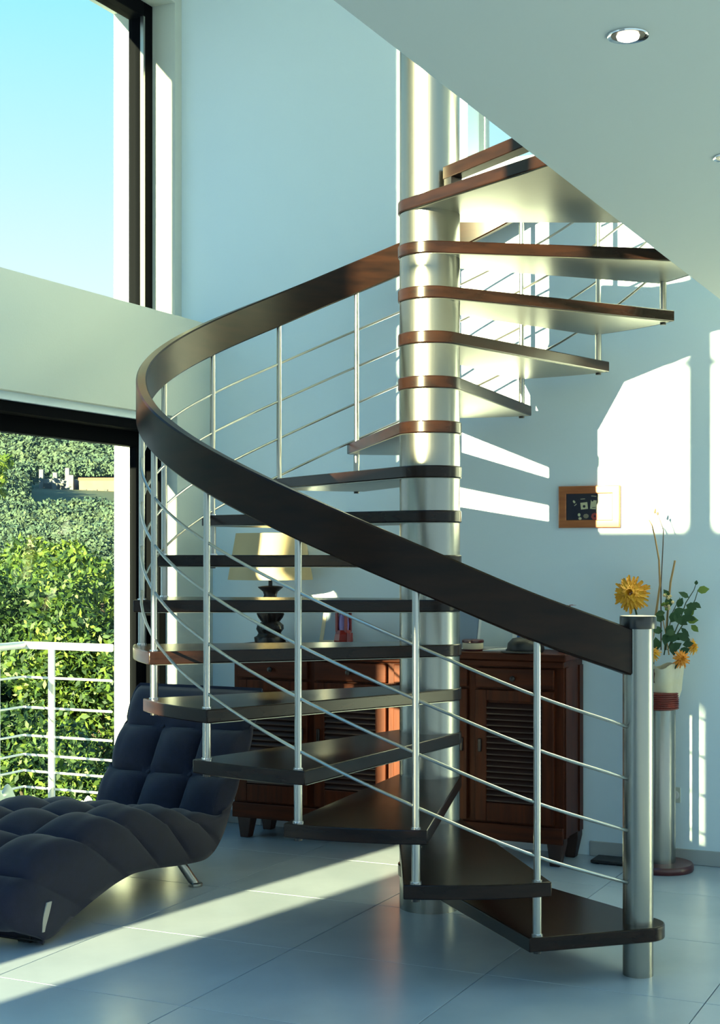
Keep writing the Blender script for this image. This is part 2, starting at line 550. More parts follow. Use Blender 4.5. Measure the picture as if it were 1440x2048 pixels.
# ================================================================== CHAISE LONGUE
ch = thing('chaise_longue', (-1.36, -.3, 0), 'navy blue tufted fabric chaise longue with a raised back and steel legs', 'chaise')
TOPC = [(-1.165, .03), (-1.24, .08), (-1.285, .16), (-1.285, .24), (-1.22, .30), (-1.149, .332), (-.955, .372), (-.722, .395), (-.538, .388), (-.35, .362), (-.18, .325), (-.05, .292), (.045, .268), (.085, .285), (.125, .335), (.165, .40), (.24, .51), (.305, .62), (.36, .71), (.405, .785), (.425, .80)]
BOTC = [(-1.15, .02), (-1.12, .015), (-1.08, .010), (-1.02, .03), (-.943, .058), (-.87, .08), (-.797, .10), (-.67, .13), (-.551, .145), (-.40, .135), (-.25, .115), (-.10, .10), (.0, .095), (.075, .12), (.15, .185), (.215, .29), (.28, .42), (.365, .545), (.43, .66), (.475, .755), (.485, .79)]
def resample(c, n):
    P = [Vector((a, b, 0)) for a, b in c]
    L = [0]
    for i in range(1, len(P)):
        L.append(L[-1] + (P[i] - P[i - 1]).length)
    out = []
    for k in range(n):
        s = L[-1] * k / (n - 1)
        i = 0
        while i < len(L) - 2 and s > L[i + 1]:
            i += 1
        t = (s - L[i]) / max(1e-6, L[i + 1] - L[i])
        p = P[i].lerp(P[i + 1], t)
        out.append((p.x, p.y))
    return out
def smooth(c, it=2):
    c = list(c)
    for _ in range(it):
        c = [c[0]] + [((c[i - 1][0] + 2 * c[i][0] + c[i + 1][0]) / 4, (c[i - 1][1] + 2 * c[i][1] + c[i + 1][1]) / 4) for i in range(1, len(c) - 1)] + [c[-1]]
    return c
NS = 133
T = smooth(resample(TOPC, NS), 3)
Bc = smooth(resample([((a), (b)) for a, b in BOTC], NS), 6)
# tuft rows given as fractions of the top curve length
cum = [0]
for i in range(1, NS):
    cum.append(cum[-1] + math.hypot(T[i][0] - T[i - 1][0], T[i][1] - T[i - 1][1]))
Ltot = cum[-1]
def s_at(v, z):
    k = min(range(NS), key=lambda i: (T[i][0] - v)**2 + (T[i][1] - z)**2)
    return cum[k]
rows = [0, s_at(-1.24, .29), s_at(-.93, .375), s_at(-.66, .394), s_at(-.38, .365), s_at(-.15, .315), s_at(.055, .27), s_at(.19, .44), s_at(.305, .62), Ltot]
XW0, XW1 = -1.70, -1.035
NW = 48
def tuft(s, w):
    for i in range(len(rows) - 1):
        if s <= rows[i + 1] + 1e-6:
            a = (s - rows[i]) / (rows[i + 1] - rows[i]); break
    amp = 1.0 if i < len(rows) - 2 else .55
    c = (w * 3) % 1.0
    fa = abs(math.sin(PI * a)); fc = abs(math.sin(PI * min(max(c, 0), 1)))
    if i == len(rows) - 2:
        fc = max(fc, min(1, a * 2.4))
    e = min(w, 1 - w)
    if e < .17:
        fc = max(fc, 1 - e / .17 * .5)
    return amp * (fa ** .62) * (fc ** .62)
mb_rings = []
for i in range(NS):
    t0 = Vector(T[max(i - 2, 0)]); t1 = Vector(T[min(i + 2, NS - 1)])
    tn = (t1 - t0).normalized()
    nrm = Vector((-tn.y, tn.x))
    if i < 3 and nrm.length == 0:
        nrm = Vector((-1, 0))
    top = Vector(T[i]); bot = Vector(Bc[i])
    ring = []
    s = cum[i]
    # side puff follows the rows
    for jr in range(len(rows) - 1):
        if s <= rows[jr + 1] + 1e-6:
            a = (s - rows[jr]) / (rows[jr + 1] - rows[jr]); break
    puff = .022 * (abs(math.sin(PI * a)) ** .5)
    for j in range(NW + 1):                     # across the top
        w = j / NW
        e = min(w, 1 - w) * (XW1 - XW0)
        rr = .075
        dn = 0 if e > rr else (rr - math.sqrt(max(0, rr**2 - (rr - e)**2)))
        h = .062 * tuft(s, w) - .038
        k_ = 1.0 - (dn / rr) * .6
        p = top + nrm * (h * k_) + (bot - top).normalized() * dn * .8
        ring.append((XW0 + w * (XW1 - XW0), p.x, p.y))
    m = 8
    for j in range(1, m):                       # right side, down
        f = j / m
        p = (top + (bot - top).normalized() * .06).lerp(bot, f)
        ring.append((XW1 + puff * math.sin(PI * (.15 + .8 * f)), p.x, p.y))
    for j in range(0, 9):
        w = 1 - j / 8
        ring.append((XW0 + w * (XW1 - XW0), bot.x, bot.y))
    for j in range(m - 1, 0, -1):
        f = j / m
        p = (top + (bot - top).normalized() * .06).lerp(bot, f)
        ring.append((XW0 - puff * math.sin(PI * (.15 + .8 * f)), p.x, p.y))
    mb_rings.append(ring)
cu = MB().rings(mb_rings).build('cushion', NAVY, ch, smooth=True, angle=75)
for ri_ in (2, 3, 4, 5, 7, 8):
    i = min(range(NS), key=lambda q_: abs(cum[q_] - rows[ri_]))
    t0 = Vector(T[max(i - 2, 0)]); t1 = Vector(T[min(i + 2, NS - 1)])
    tn = (t1 - t0).normalized()
    nrm = Vector((-tn.y, tn.x))
    for c in (1 / 3, 2 / 3):
        x = XW0 + c * (XW1 - XW0)
        p = Vector(T[i]) + nrm * (-.036)
        mb = MB()
        mb.lathe([(.002, .006), (.008, .005), (.011, .001), (.010, -.002)], (0, 0, 0), 12)
        R = Vector((0, nrm.x, nrm.y)).to_track_quat('Z', 'X').to_matrix()
        mb.v = [tuple(R @ Vector(v_) + Vector((x, p.x, p.y))) for v_ in mb.v]
        mb.build('button', NAVY, cu, smooth=True)
for (x, y0, y1) in ((-1.075, -.118, -.085), (-1.66, -.118, -.085)):
    lg = MB().cyl((x - .02, y0 - .01, .115), (x + .035, y1, .008), .019, .019, 18).build('leg', STEEL2, ch, smooth=True)
    MB().lathe([(.030, 0), (.031, .004), (.030, .012), (.022, .016)], (x + .037, y1, 0), 20).build('leg_foot', STEEL2, lg, smooth=True)
for x in (-1.12, -1.62):
    MB().box(x - .03, x + .03, -1.12, -1.06, 0, .03).build('front_block', BLACKM, ch, bevel=.005)
# pale fabric tag sewn on the foot end
mb = MB()
rg = []
for i in range(7):
    f = i / 6
    y, z = -1.11 - .035 * math.sin(f * 1.3), .155 - .10 * f
    wdt = .006 + .010 * math.sin(PI * min(1, .25 + f * .8))
    rg.append([(-1.018, y - wdt, z), (-1.012, y - wdt, z), (-1.012, y + wdt, z), (-1.018, y + wdt, z)])
MB().rings(rg).build('sewn_tag', mat('tag_grey', (.42, .40, .36), .8), ch)['label'] = 'small pale fabric tag'

# ================================================================== SIDEBOARD
CX0, CX1, CY0, CY1, CT = -1.445, .262, .915, 1.215, .955
sb = thing('sideboard', ((CX0 + CX1) / 2, 1.06, 0), 'dark teak sideboard with louvred doors standing against the white back wall', 'sideboard')
MB().box(CX0 - .02, CX1 + .02, CY0 - .025, CY1 + .01, CT - .032, CT).build('worktop', TEAKH, sb, bevel=.005)
bd_ = MB().box(CX0, CX1, CY0 + .02, CY1, .125, CT - .032)
MB().box(CX0 - .006, CX1 + .008, CY0 - .012, CY0 + .02, CT - .062, CT - .032).build('cornice', TEAKH, sb, bevel=.006)
bd_.build('body', TEAK, sb, bevel=.003)
MB().box(CX0, CX1, CY0 - .002, CY0 + .02, .10, .175).build('plinth_board', TEAKH, sb, bevel=.004)
for x, y in ((CX0 + .03, CY0), (CX1 - .075, CY0), (CX0 + .03, CY1 - .07), (CX1 - .075, CY1 - .07)):
    MB().rings([[(x + .01, y + .01, 0), (x + .055, y + .01, 0), (x + .055, y + .06, 0), (x + .01, y + .06, 0)],
                [(x, y, .10), (x + .075, y, .10), (x + .075, y + .07, .10), (x, y + .07, .10)],
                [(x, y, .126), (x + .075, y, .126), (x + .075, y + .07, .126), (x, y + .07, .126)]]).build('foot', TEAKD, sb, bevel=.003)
# four bays
bays = []
edges = [CX0 + .02, CX0 + .45, CX0 + .87, CX0 + 1.28, CX1 - .012]
for i in range(4):
    x0, x1 = edges[i], edges[i + 1] - .02
    # drawer
    dr = MB().box(x0 + .01, x1 - .01, CY0 - .004, CY0 + .022, .795, .885).build('drawer', TEAKH, sb, bevel=.004)
    MB().lathe([(.006, 0), (.006, .012), (.013, .018), (.012, .026), (.004, .030)], (0, 0, 0), 14)
    kb = MB().lathe([(.006, 0), (.006, .012), (.013, .018), (.012, .026), (.004, .030)], (0, 0, 0), 14)
    kb.v = [((x0 + x1) / 2 + a, CY0 - .004 - c, .84 + b) for a, b, c in kb.v]
    kb.build('knob', BRONZE, dr, smooth=True)
    # louvred door: stiles, rails, slats
    z0, z1 = .185, .785
    d = MB().box(x0 + .01, x0 + .065, CY0 - .006, CY0 + .022, z0, z1).box(x1 - .065, x1 - .01, CY0 - .006, CY0 + .022, z0, z1)
    d.box(x0 + .065, x1 - .065, CY0 - .006, CY0 + .022, z0, z0 + .085).box(x0 + .065, x1 - .065, CY0 - .006, CY0 + .022, z1 - .05, z1)
    d.box(x0 + .065, x1 - .065, CY0 + .014, CY0 + .022, z0 + .08, z1 - .04)
    do = d.build('door', TEAK, sb, bevel=.003)
    zz = z0 + .10
    me = None
    while zz < z1 - .06:
        if me is None:
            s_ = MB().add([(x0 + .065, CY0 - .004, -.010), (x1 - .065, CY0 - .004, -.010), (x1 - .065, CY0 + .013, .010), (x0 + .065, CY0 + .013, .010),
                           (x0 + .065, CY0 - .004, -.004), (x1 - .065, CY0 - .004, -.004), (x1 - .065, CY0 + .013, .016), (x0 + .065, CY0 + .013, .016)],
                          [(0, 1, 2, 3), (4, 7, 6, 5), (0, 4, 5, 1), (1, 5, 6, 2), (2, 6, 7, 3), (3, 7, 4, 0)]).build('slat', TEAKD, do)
            me = s_.data; mpi = s_.matrix_parent_inverse.copy()
        else:
            s_ = bpy.data.objects.new('slat', me); COL.objects.link(s_); s_.parent = do; s_.matrix_parent_inverse = mpi
        s_.location = (0, 0, zz)
        zz += .0265
    hx = x1 - .035 if i % 2 == 0 else x0 + .035
    MB().box(hx - .008, hx + .008, CY0 - .018, CY0 - .006, .50, .56).build('door_pull', BRONZE, do, bevel=.003)
MB().box(CX1 - .001, CX1 + .006, CY0 + .03, CY0 + .08, .125, CT - .062).box(CX1 - .001, CX1 + .006, CY1 - .06, CY1 - .005, .125, CT - .062).build('side_stile', TEAK, sb, bevel=.002)

# ================================================================== THINGS ON THE SIDEBOARD
LX, LY = -1.292, 1.03
lp = thing('table_lamp', (LX, LY, CT), 'table lamp with a cream drum shade and a dark sculpted bronze base', 'lamp')
bs = MB().lathe([(.075, 0), (.078, .01), (.075, .035), (.062, .042), (.055, .055), (.066, .075), (.062, .095), (.040, .115), (.048, .130), (.062, .155), (.066, .180), (.055, .205), (.036, .222), (.032, .245), (.038, .262), (.060, .280), (.064, .286), (.040, .290), (.012, .292)],
                (LX, LY, CT), 40, wob=lambda a, z: 1 + .10 * math.sin(5 * a + z * 40) * (1 if .02 < z < .23 else .1))
bs.build('lamp_base', BRONZE, lp, smooth=True)
mb = MB()
for a in (.4, 2.0, 3.5, 5.0):
    c, s = math.cos(a), math.sin(a)
    mb.tube([(LX + c * (.03 + .035 * math.sin(t)), LY + s * (.03 + .035 * math.sin(t)), CT + .215 - .055 * (t / PI) * 2) for t in np.linspace(0, PI, 8)], [.006] * 8, 8)
mb.build('scroll_ornament', BRONZE, lp, smooth=True)
MB().cyl((LX, LY, CT + .29), (LX, LY, CT + .36), .010, n=12).build('stem', BRONZE, lp, smooth=True)
sh = MB()
for ra, rb in ((0, -.004),):
    sh.rings([[(LX + (r_) * math.cos(2 * PI * k / 48), LY + (r_) * math.sin(2 * PI * k / 48), z_) for k in range(48)] for r_, z_ in ((.213, CT + .322), (.1725, CT + .553), (.169, CT + .553), (.209, CT + .322))], closed=True)
so = sh.build('lamp_shade', SHADE, lp, smooth=True)
mb = MB()
for a in (0, 2 * PI / 3, 4 * PI / 3):
    mb.cyl((LX, LY, CT + .36), (LX + .207 * math.cos(a), LY + .207 * math.sin(a), CT + .325), .002, n=6)
mb.build('shade_spider', BRONZE, lp)

def onrow(px, dv=1.03):              # spot on the sideboard top: distance along the wall
    return px
# red lantern-like ornament
ox, oy = -.88, 1.02
og = thing('red_ornament', (ox, oy, CT), 'small red and dark glass lantern ornament on the sideboard, right of the lamp', 'ornament')
MB().box(ox - .06, ox + .07, oy - .05, oy + .05, CT, CT + .012).build('tray', BLACKM, og, bevel=.003)
MB().lathe([(.046, .012), (.050, .03), (.044, .06), (.036, .08)], (ox, oy, CT), 8).build('foot', RED, og)
mb = MB()
for a in range(4):
    an = PI / 4 + a * PI / 2
    mb.box(ox + .034 * math.cos(an) - .006, ox + .034 * math.cos(an) + .006, oy + .034 * math.sin(an) - .006, oy + .034 * math.sin(an) + .006, CT + .07, CT + .165)
mb.build('corner_post', RED, og)
MB().lathe([(.026, .08), (.028, .11), (.022, .16)], (ox, oy, CT), 12).build('glass_body', mat('violet_glass', (.22, .16, .42), .1), og, smooth=True)
MB().lathe([(.05, .165), (.052, .172), (.03, .195), (.008, .21)], (ox, oy, CT), 8).build('roof', BLACKM, og)
MB().box(ox + .036, ox + .056, oy - .04, oy - .01, CT + .012, CT + .07).build('red_block', RED, og, bevel=.004)

def leaning(name, x0, x1, h, y, lean, th, m, label, cat, border=None, mb_=None, bw=.02):
    t = thing(name, ((x0 + x1) / 2, y, CT), label, cat)
    mb = MB()
    mb.add([(x0, y, CT), (x1, y, CT), (x1, y + lean, CT + h), (x0, y + lean, CT + h), (x0, y + th, CT), (x1, y + th, CT), (x1, y + th + lean, CT + h), (x0, y + th + lean, CT + h)],
           [(0, 1, 2, 3), (4, 7, 6, 5), (0, 4, 5, 1), (1, 5, 6, 2), (2, 6, 7, 3), (3, 7, 4, 0)])
    mb.build('panel', m, t)
    if border:
        f = lambda z: y + lean * z / h - .003
        b = MB()
        for (a, c, z0, z1) in ((x0, x0 + bw, 0, h), (x1 - bw, x1, 0, h), (x0 + bw, x1 - bw, 0, bw), (x0 + bw, x1 - bw, h - bw, h)):
            b.add([(a, f(z0), CT + z0), (c, f(z0), CT + z0), (c, f(z1), CT + z1), (a, f(z1), CT + z1), (a, f(z0) + .005, CT + z0), (c, f(z0) + .005, CT + z0), (c, f(z1) + .005, CT + z1), (a, f(z1) + .005, CT + z1)],
                  [(0, 1, 2, 3), (4, 7, 6, 5), (0, 4, 5, 1), (1, 5, 6, 2), (2, 6, 7, 3), (3, 7, 4, 0)])
        b.build('border', border, t)
    return t
leaning('leaning_picture', -1.075, -.96, .21, 1.14, .07, .012, GREYBLUE, 'small pale framed picture leaning on the wall between lamp and red ornament', 'picture', CREAM)
leaning('grey_board', -.36, -.235, .26, 1.13, .075, .012, GREYBLUE, 'grey blue panel leaning on the wall just right of the steel pole', 'board')
leaning('glass_plate', -.232, -.045, .24, 1.13, .07, .010, FROST, 'pale frosted glass plate leaning behind the small round box', 'plate', WHITEP, bw=.012)
leaning('blue_folder', -.043, .03, .20, 1.125, .06, .025, BLUE, 'bright blue folder leaning behind the black cap', 'folder', WHITEP, bw=.010)
tx, ty = -.20, 1.0
bx_ = thing('round_box', (tx, ty, CT), 'small round box with a dark red lid on the sideboard', 'box')
MB().lathe([(.047, .008), (.049, .012), (.049, .036), (.047, .038)], (tx, ty, CT), 28).build('box_body', CREAM, bx_, smooth=True)
MB().lathe([(.051, .038), (.052, .041), (.051, .050), (.048, .052)], (tx, ty, CT), 28).build('lid', DARKRED, bx_, smooth=True)
for a in range(3):
    pass
MB().lathe([(.045, 0), (.046, .004), (.046, .008)], (tx, ty, CT), 28).build('base_ring', DARKRED, bx_, smooth=True)
pa = tag(MB().add([(-.36, .96, CT + .001), (-.26, .95, CT + .001), (-.255, 1.05, CT + .001), (-.35, 1.06, CT + .001), (-.36, .96, CT + .005), (-.26, .95, CT + .004), (-.255, 1.05, CT + .006), (-.35, 1.06, CT + .004)],
                  [(0, 3, 2, 1), (4, 5, 6, 7), (0, 1, 5, 4), (1, 2, 6, 5), (2, 3, 7, 6), (3, 0, 4, 7)]).build('paper_sheet', WHITEP), 'white paper lying on the sideboard left of the small round box', 'paper')
pb = tag(MB().add([(-.14, .97, CT + .001), (-.03, .98, CT + .001), (-.04, 1.06, CT + .001), (-.13, 1.05, CT + .001), (-.14, .97, CT + .006), (-.03, .98, CT + .012), (-.04, 1.06, CT + .014), (-.13, 1.05, CT + .006)],
                  [(0, 3, 2, 1), (4, 5, 6, 7), (0, 1, 5, 4), (1, 2, 6, 5), (2, 3, 7, 6), (3, 0, 4, 7)]).build('envelope', WHITEP), 'white envelope lying between the round box and the black cap', 'envelope')
cx_, cy_ = .055, 1.0
cp = thing('black_cap', (cx_, cy_, CT), 'soft black cap lying on the sideboard in front of the blue folder', 'cap')
MB().lathe([(.080, 0), (.086, .012), (.082, .04), (.060, .062), (.02, .07), (.002, .071)], (cx_, cy_, CT), 28, wob=lambda a, z: 1 + .05 * math.sin(3 * a)).build('crown', BLACKM, cp, smooth=True)
MB().rings([[(cx_ + r_ * math.cos(a) * 1.0, cy_ - .03 + r_ * math.sin(a), CT + z_) for a in np.linspace(PI * 1.1, PI * 1.9, 14)] for r_, z_ in ((.05, .004), (.10, .002), (.10, .006), (.05, .009))], closed=True).build('peak', BLACKM, cp, smooth=True)
vx, vy = .215, 1.09
dv = thing('red_pot', (vx, vy, CT), 'slim dark red pot with dry spiky stalks on the right end of the sideboard', 'pot')
MB().lathe([(.028, 0), (.034, .01), (.026, .05), (.020, .12), (.024, .18), (.030, .205), (.026, .212)], (vx, vy, CT), 24).build('pot_body', DARKRED, dv, smooth=True)
mb = MB()
for i in range(7):
    a = i * .9
    mb.tube([(vx, vy, CT + .19), (vx + .03 * math.cos(a), vy + .02 * math.sin(a), CT + .215), (vx + .055 * math.cos(a), vy + .03 * math.sin(a), CT + .215 + .01 * math.sin(3 * i))], [.0015, .0012, .0006], 5)
mb.build('dry_stalk', RED, dv)

# ================================================================== PICTURE ON THE WALL
x0, x1, z0, z1 = .143, .436, 1.527, 1.722
YP = YB - .020
pt = thing('framed_picture', ((x0 + x1) / 2, YB, (z0 + z1) / 2), 'small framed print in a reddish wood frame hanging on the back wall', 'picture')
fw = .036
fm = MB()
o_r = lambda e, y: [(x0 + e, y, z0 + e), (x1 - e, y, z0 + e), (x1 - e, y, z1 - e), (x0 + e, y, z1 - e)]
fm.rings([o_r(0, YB - .001), o_r(0, YP + .003), o_r(.003, YP), o_r(fw - .003, YP), o_r(fw, YP + .003), o_r(fw, YB - .004)], closed=True)
fm.build('frame', GOLDWOOD, pt)
pr = MB().box(x0 + fw, x1 - fw, YP + .008, YP + .012, z0 + fw, z1 - fw).build('print', NAVYPRINT, pt)
W_, H_ = x1 - x0 - 2 * fw, z1 - z0 - 2 * fw
def mark(mb, cx, cz, w, h, rot=0, n=4, mi=0, y=.0075):
    c, s = math.cos(rot), math.sin(rot)
    P = []
    for k in range(n):
        a = 2 * PI * (k + .5) / n
        a_, b_ = math.cos(a) * w * .7, math.sin(a) * h * .7
        P.append((x0 + fw + cx * W_ + a_ * c - b_ * s, z0 + fw + cz * H_ + a_ * s + b_ * c))
    mb.add([(p, YP + y, q_) for p, q_ in P] + [(p, YP + .009, q_) for p, q_ in P], [tuple(range(n))] + [(k, k + n, (k + 1) % n + n, (k + 1) % n) for k in range(n)], mi)
mb = MB()
mark(mb, .39, .54, .034, .032, .1); mark(mb, .59, .58, .028, .042, -.1)
mark(mb, .17, .70, .008, .012, .6, 6); mark(mb, .20, .58, .014, .003, .7); mark(mb, .60, .90, .024, .003, -.1); mark(mb, .36, .80, .022, .0025, .05)
mark(mb, .28, .20, .010, .012, 0, 6); mark(mb, .78, .36, .012, .014, .3, 6); mark(mb, .84, .56, .006, .006, 0, 6); mark(mb, .96, .5, .005, .07)
mark(mb, .30, .06, .012, .010, 0, 6)
mark(mb, .39, .52, .010, .010, .1, 6, 1, .0070); mark(mb, .57, .74, .008, .008, 0, 6, 1, .0070); mark(mb, .60, .47, .016, .003, 0, 4, 1, .0070)
mark(mb, .62, .14, .026, .024, .2, 7, 2); mark(mb, .79, .16, .024, .020, -.3, 7, 2); mark(mb, .43, .15, .020, .016, 0, 7, 3); mark(mb, .62, .14, .008, .008, 0, 5, 1, .0070)
mb.build('print_marks', [PALEPRINT, NAVYPRINT, REDPRINT, GREYPRINT], pr)

# ================================================================== FLOOR VASE AND FLOWERS
FX, FY = .662, 1.085
fv = thing('floor_vase', (FX, FY, 0), 'tall cylindrical steel floor vase on a round dark red base by the back wall', 'vase')
MB().lathe([(.140, 0), (.144, .006), (.144, .024), (.138, .032), (.070, .035)], (FX, FY, 0), 48).build('base', DARKRED, fv, smooth=True)
MB().lathe([(.064, .034), (.0645, .05), (.0645, .72), (.062, .725)], (FX, FY, 0), 40).build('cylinder', STEEL, fv, smooth=True)
pf = []
for i in range(8):
    z_ = .715 + i * .0095
    pf += [(.0745, z_), (.079, z_ + .003), (.079, z_ + .0065), (.0745, z_ + .009)]
pf = [(.064, .712)] + pf + [(.066, .792)]
MB().lathe(pf, (FX, FY, 0), 40).build('cane_rim', REDCANE, fv, smooth=True)

def at_wall(px, py, y):               # a point at depth y behind the newel, from its bearing and height
    k = (px - 720) / FPX
    gx, gy = room(k - 0, 1)
    d = (y - CAM[1]) / gy
    return Vector((CAM[0] + d * gx, y, EYE - (py - 1110) * d / FPX))
# wrapping paper
wr = thing('paper_wrap', (FX, FY, .77), 'crumpled cream wrapping paper around the bouquet in the floor vase', 'wrapping')
rgs = []
for i, (r_, z_) in enumerate(((.060, .765), (.070, .80), (.082, .86), (.092, .925), (.088, .925), (.066, .80), (.056, .77))):
    rgs.append([(FX + .012 + (r_ * (1 + .10 * math.sin(5 * a + i) + .05 * math.sin(9 * a))) * math.cos(a), FY + r_ * .8 * (1 + .08 * math.sin(4 * a)) * math.sin(a), z_ + (.022 * math.sin(2 * a + 1) + .01 * math.sin(5 * a) if z_ > .82 else 0)) for a in np.linspace(0, 2 * PI, 37)[:-1]])
MB().rings(rgs, closed=True).build('paper', PAPER, wr, smooth=True, angle=50)
p = at_wall(1304, 1352, FY - .085)
rgs = [[(p.x - .012 * (1 + .3 * i) + .006 * i, p.y - .003, p.z + .03 - .02 * i), (p.x + .008 + .006 * (i % 2), p.y - .003, p.z + .03 - .02 * i), (p.x + .008, p.y + .01, p.z + .03 - .02 * i), (p.x - .012, p.y + .01, p.z + .03 - .02 * i)] for i in range(4)]
MB().rings(rgs).build('brown_ribbon', BROWN, wr)

def flower(name, c, R, m, label, facing, layers=5, per=30, stem_to=None, flat=.25):
    t = thing(name, tuple(c), label, 'flower')
    fc = Vector(facing).normalized()
    ux = fc.cross(Vector((0, 0, 1))).normalized(); uy = ux.cross(fc)
    mb = MB()
    for L in range(layers):
        rl = R * (1 - .17 * L)
        nper = per - 3 * L
        for k in range(nper):
            a = 2 * PI * (k + .5 * (L % 2)) / nper + random.uniform(-.10, .10)
            rr = rl * random.uniform(.86, 1.08)
            w = R * .10
            lift = R * flat * L * .5 + random.uniform(-.03, .03) * R
            dvec = ux * math.cos(a) + uy * math.sin(a)
            sv = (ux * -math.sin(a) + uy * math.cos(a) + fc * random.uniform(-.55, .55)).normalized()
            b0 = c + dvec * (R * .10) + fc * (lift * .6)
            m0 = c + dvec * (rr * .58) + fc * (lift + R * .16)
            e0 = c + dvec * rr + fc * (lift - R * .02 + random.uniform(-.08, .08) * R)
            mb.add([b0 - sv * w * .4, b0 + sv * w * .4, m0 + sv * w, e0 + sv * w * .55, e0 + dvec * R * .05, e0 - sv * w * .55, m0 - sv * w, m0 - fc * R * .05, e0 - fc * R * .02],
                   [(0, 1, 7), (1, 2, 7), (0, 7, 6), (2, 3, 8, 7), (7, 8, 5, 6), (3, 4, 8), (8, 4, 5)])
    mb.build('petals', m, t)
    ce = MB()
    for k in range(26):
        a = k * 2.4; q_ = R * .24 * math.sqrt(k / 26)
        pp = c + ux * (q_ * math.cos(a)) + uy * (q_ * math.sin(a)) + fc * (R * .3)
        ce.cyl(tuple(pp - fc * R * .25), tuple(pp + fc * R * .06), R * .035, R * .02, 5)
    ce.build('flower_heart', ORANGE if m is YELLOW else YELLOW, t)
    if stem_to is not None:
        c2 = c - fc * (R * .2)
        s = Vector(stem_to)
        md = c2.lerp(s, .5) + Vector((-.006, 0, 0))
        MB().tube([c, c2, c2.lerp(md, .5), md, md.lerp(s, .5), s], [.0045] * 6, 8).build('stem', STEM, t, smooth=True)
    return t
cdir = (Vector((CAM[0], CAM[1], EYE)) - Vector((FX, FY, 1))).normalized()
mouth = (FX - .01, FY - .01, .81)
flower('yellow_flower', at_wall(1263, 1188, FY - .03), .084, YELLOW, 'large yellow flower head leaning out above the steel newel post', cdir + Vector((-.15, 0, .1)), stem_to=(FX - .02, FY - .01, .80))
flower('yellow_flower', at_wall(1306, 1309, FY - .08), .038, YELLOW, 'small yellow flower at the left edge of the paper wrap', cdir + Vector((-.3, -.2, .8)), 4, 17, stem_to=(FX - .02, FY - .02, .80))
flower('orange_flower', at_wall(1362, 1318, FY - .06), .042, ORANGE, 'orange flower drooping over the right edge of the paper wrap', cdir + Vector((.5, -.2, .2)), 4, 17, stem_to=(FX + .02, FY - .02, .80))
flower('yellow_flower', at_wall(1383, 1293, FY + .02), .040, YELLOW, 'yellow flower at the far right of the bouquet beside the wall', cdir + Vector((1.0, .3, .3)), 4, 17, stem_to=(FX + .02, FY, .80))

def twig(label, pts, m, r0, r1, buds=0, col=None):
    P = [at_wall(*a) for a in pts]
    t = thing('twig', tuple(P[0]), label, 'twig')
    n = len(P)
    MB().tube(P, [r0 + (r1 - r0) * i / (n - 1) for i in range(n)], 8).build('stalk', m, t, smooth=True)
    if buds:
        mb = MB()
        for i in range(buds):
            p = P[-1].lerp(P[-2], i * .3)
            mb.lathe([(.001, .010), (.005, .005), (.005, -.003), (.001, -.008)], tuple(p + Vector((.004 * (-1)**i, 0, 0))), 8)
        mb.build('bud', col or TWIGD, t, smooth=True)
y_ = FY
twig('thick pale dry twig, tallest but one in the bouquet', [(1302, 1300, y_), (1311, 1235, y_), (1320, 1170, y_), (1318, 1120, y_), (1310, 1075, y_), (1304, 1050, y_), (1298, 1040, y_)], TWIG, .006, .0022)
twig('thin dark twig with buds, tallest in the bouquet', [(1322, 1300, y_ + .02), (1322, 1170, y_ + .02), (1326, 1090, y_ + .02), (1327, 1060, y_ + .02), (1317, 1032, y_ + .02), (1309, 1021, y_ + .02)], TWIGD, .003, .0015, 3)
twig('short cut brown twig leaning right above the leaves', [(1330, 1300, y_ + .01), (1335, 1230, y_ + .01), (1341, 1165, y_ + .01), (1350, 1121, y_ + .01)], TWIG, .005, .0045)
twig('thin pale twig crossing left below the tall ones', [(1338, 1310, y_ - .02), (1332, 1270, y_ - .02), (1326, 1240, y_ - .02)], TWIG, .003, .002)

def leaf(mb, base, d, up, L, W, mi=0):
    d = Vector(d).normalized(); sd_ = d.cross(Vector(up)).normalized(); un = sd_.cross(d)
    b = Vector(base)
    P = [b, b + d * L * .3 + sd_ * W * .42 + un * W * .1, b + d * L * .62 + sd_ * W * .42 + un * W * .1, b + d * L - un * L * .08,
         b + d * L * .62 - sd_ * W * .42 + un * W * .1, b + d * L * .3 - sd_ * W * .42 + un * W * .1, b + d * L * .32, b + d * L * .64]
    mb.add(P, [(0, 1, 6), (1, 2, 7, 6), (2, 3, 7), (0, 6, 5), (6, 7, 4, 5), (7, 3, 4)], mi)
def leafy(label, stemp, leaves, m, name='leafy_branch'):
    P = [at_wall(*a) for a in stemp]
    t = thing(name, tuple(P[0]), label, 'branch')
    MB().tube(P, [.003 - .0015 * i / (len(P) - 1) for i in range(len(P))], 7).build('stalk', STEM, t, smooth=True)
    for (px, py, yy, ang, L, W) in leaves:
        b = at_wall(px, py, yy)
        a = rad(ang)
        right = Vector((CA, SA, 0))
        mb = MB()
        leaf(mb, b, right * math.cos(a) + Vector((0, 0, math.sin(a))) + Vector((0, -.25, 0)), (-cdir.x * -1, cdir.y, .25), L, W)
        mb.build('leaf', m, t, smooth=True)
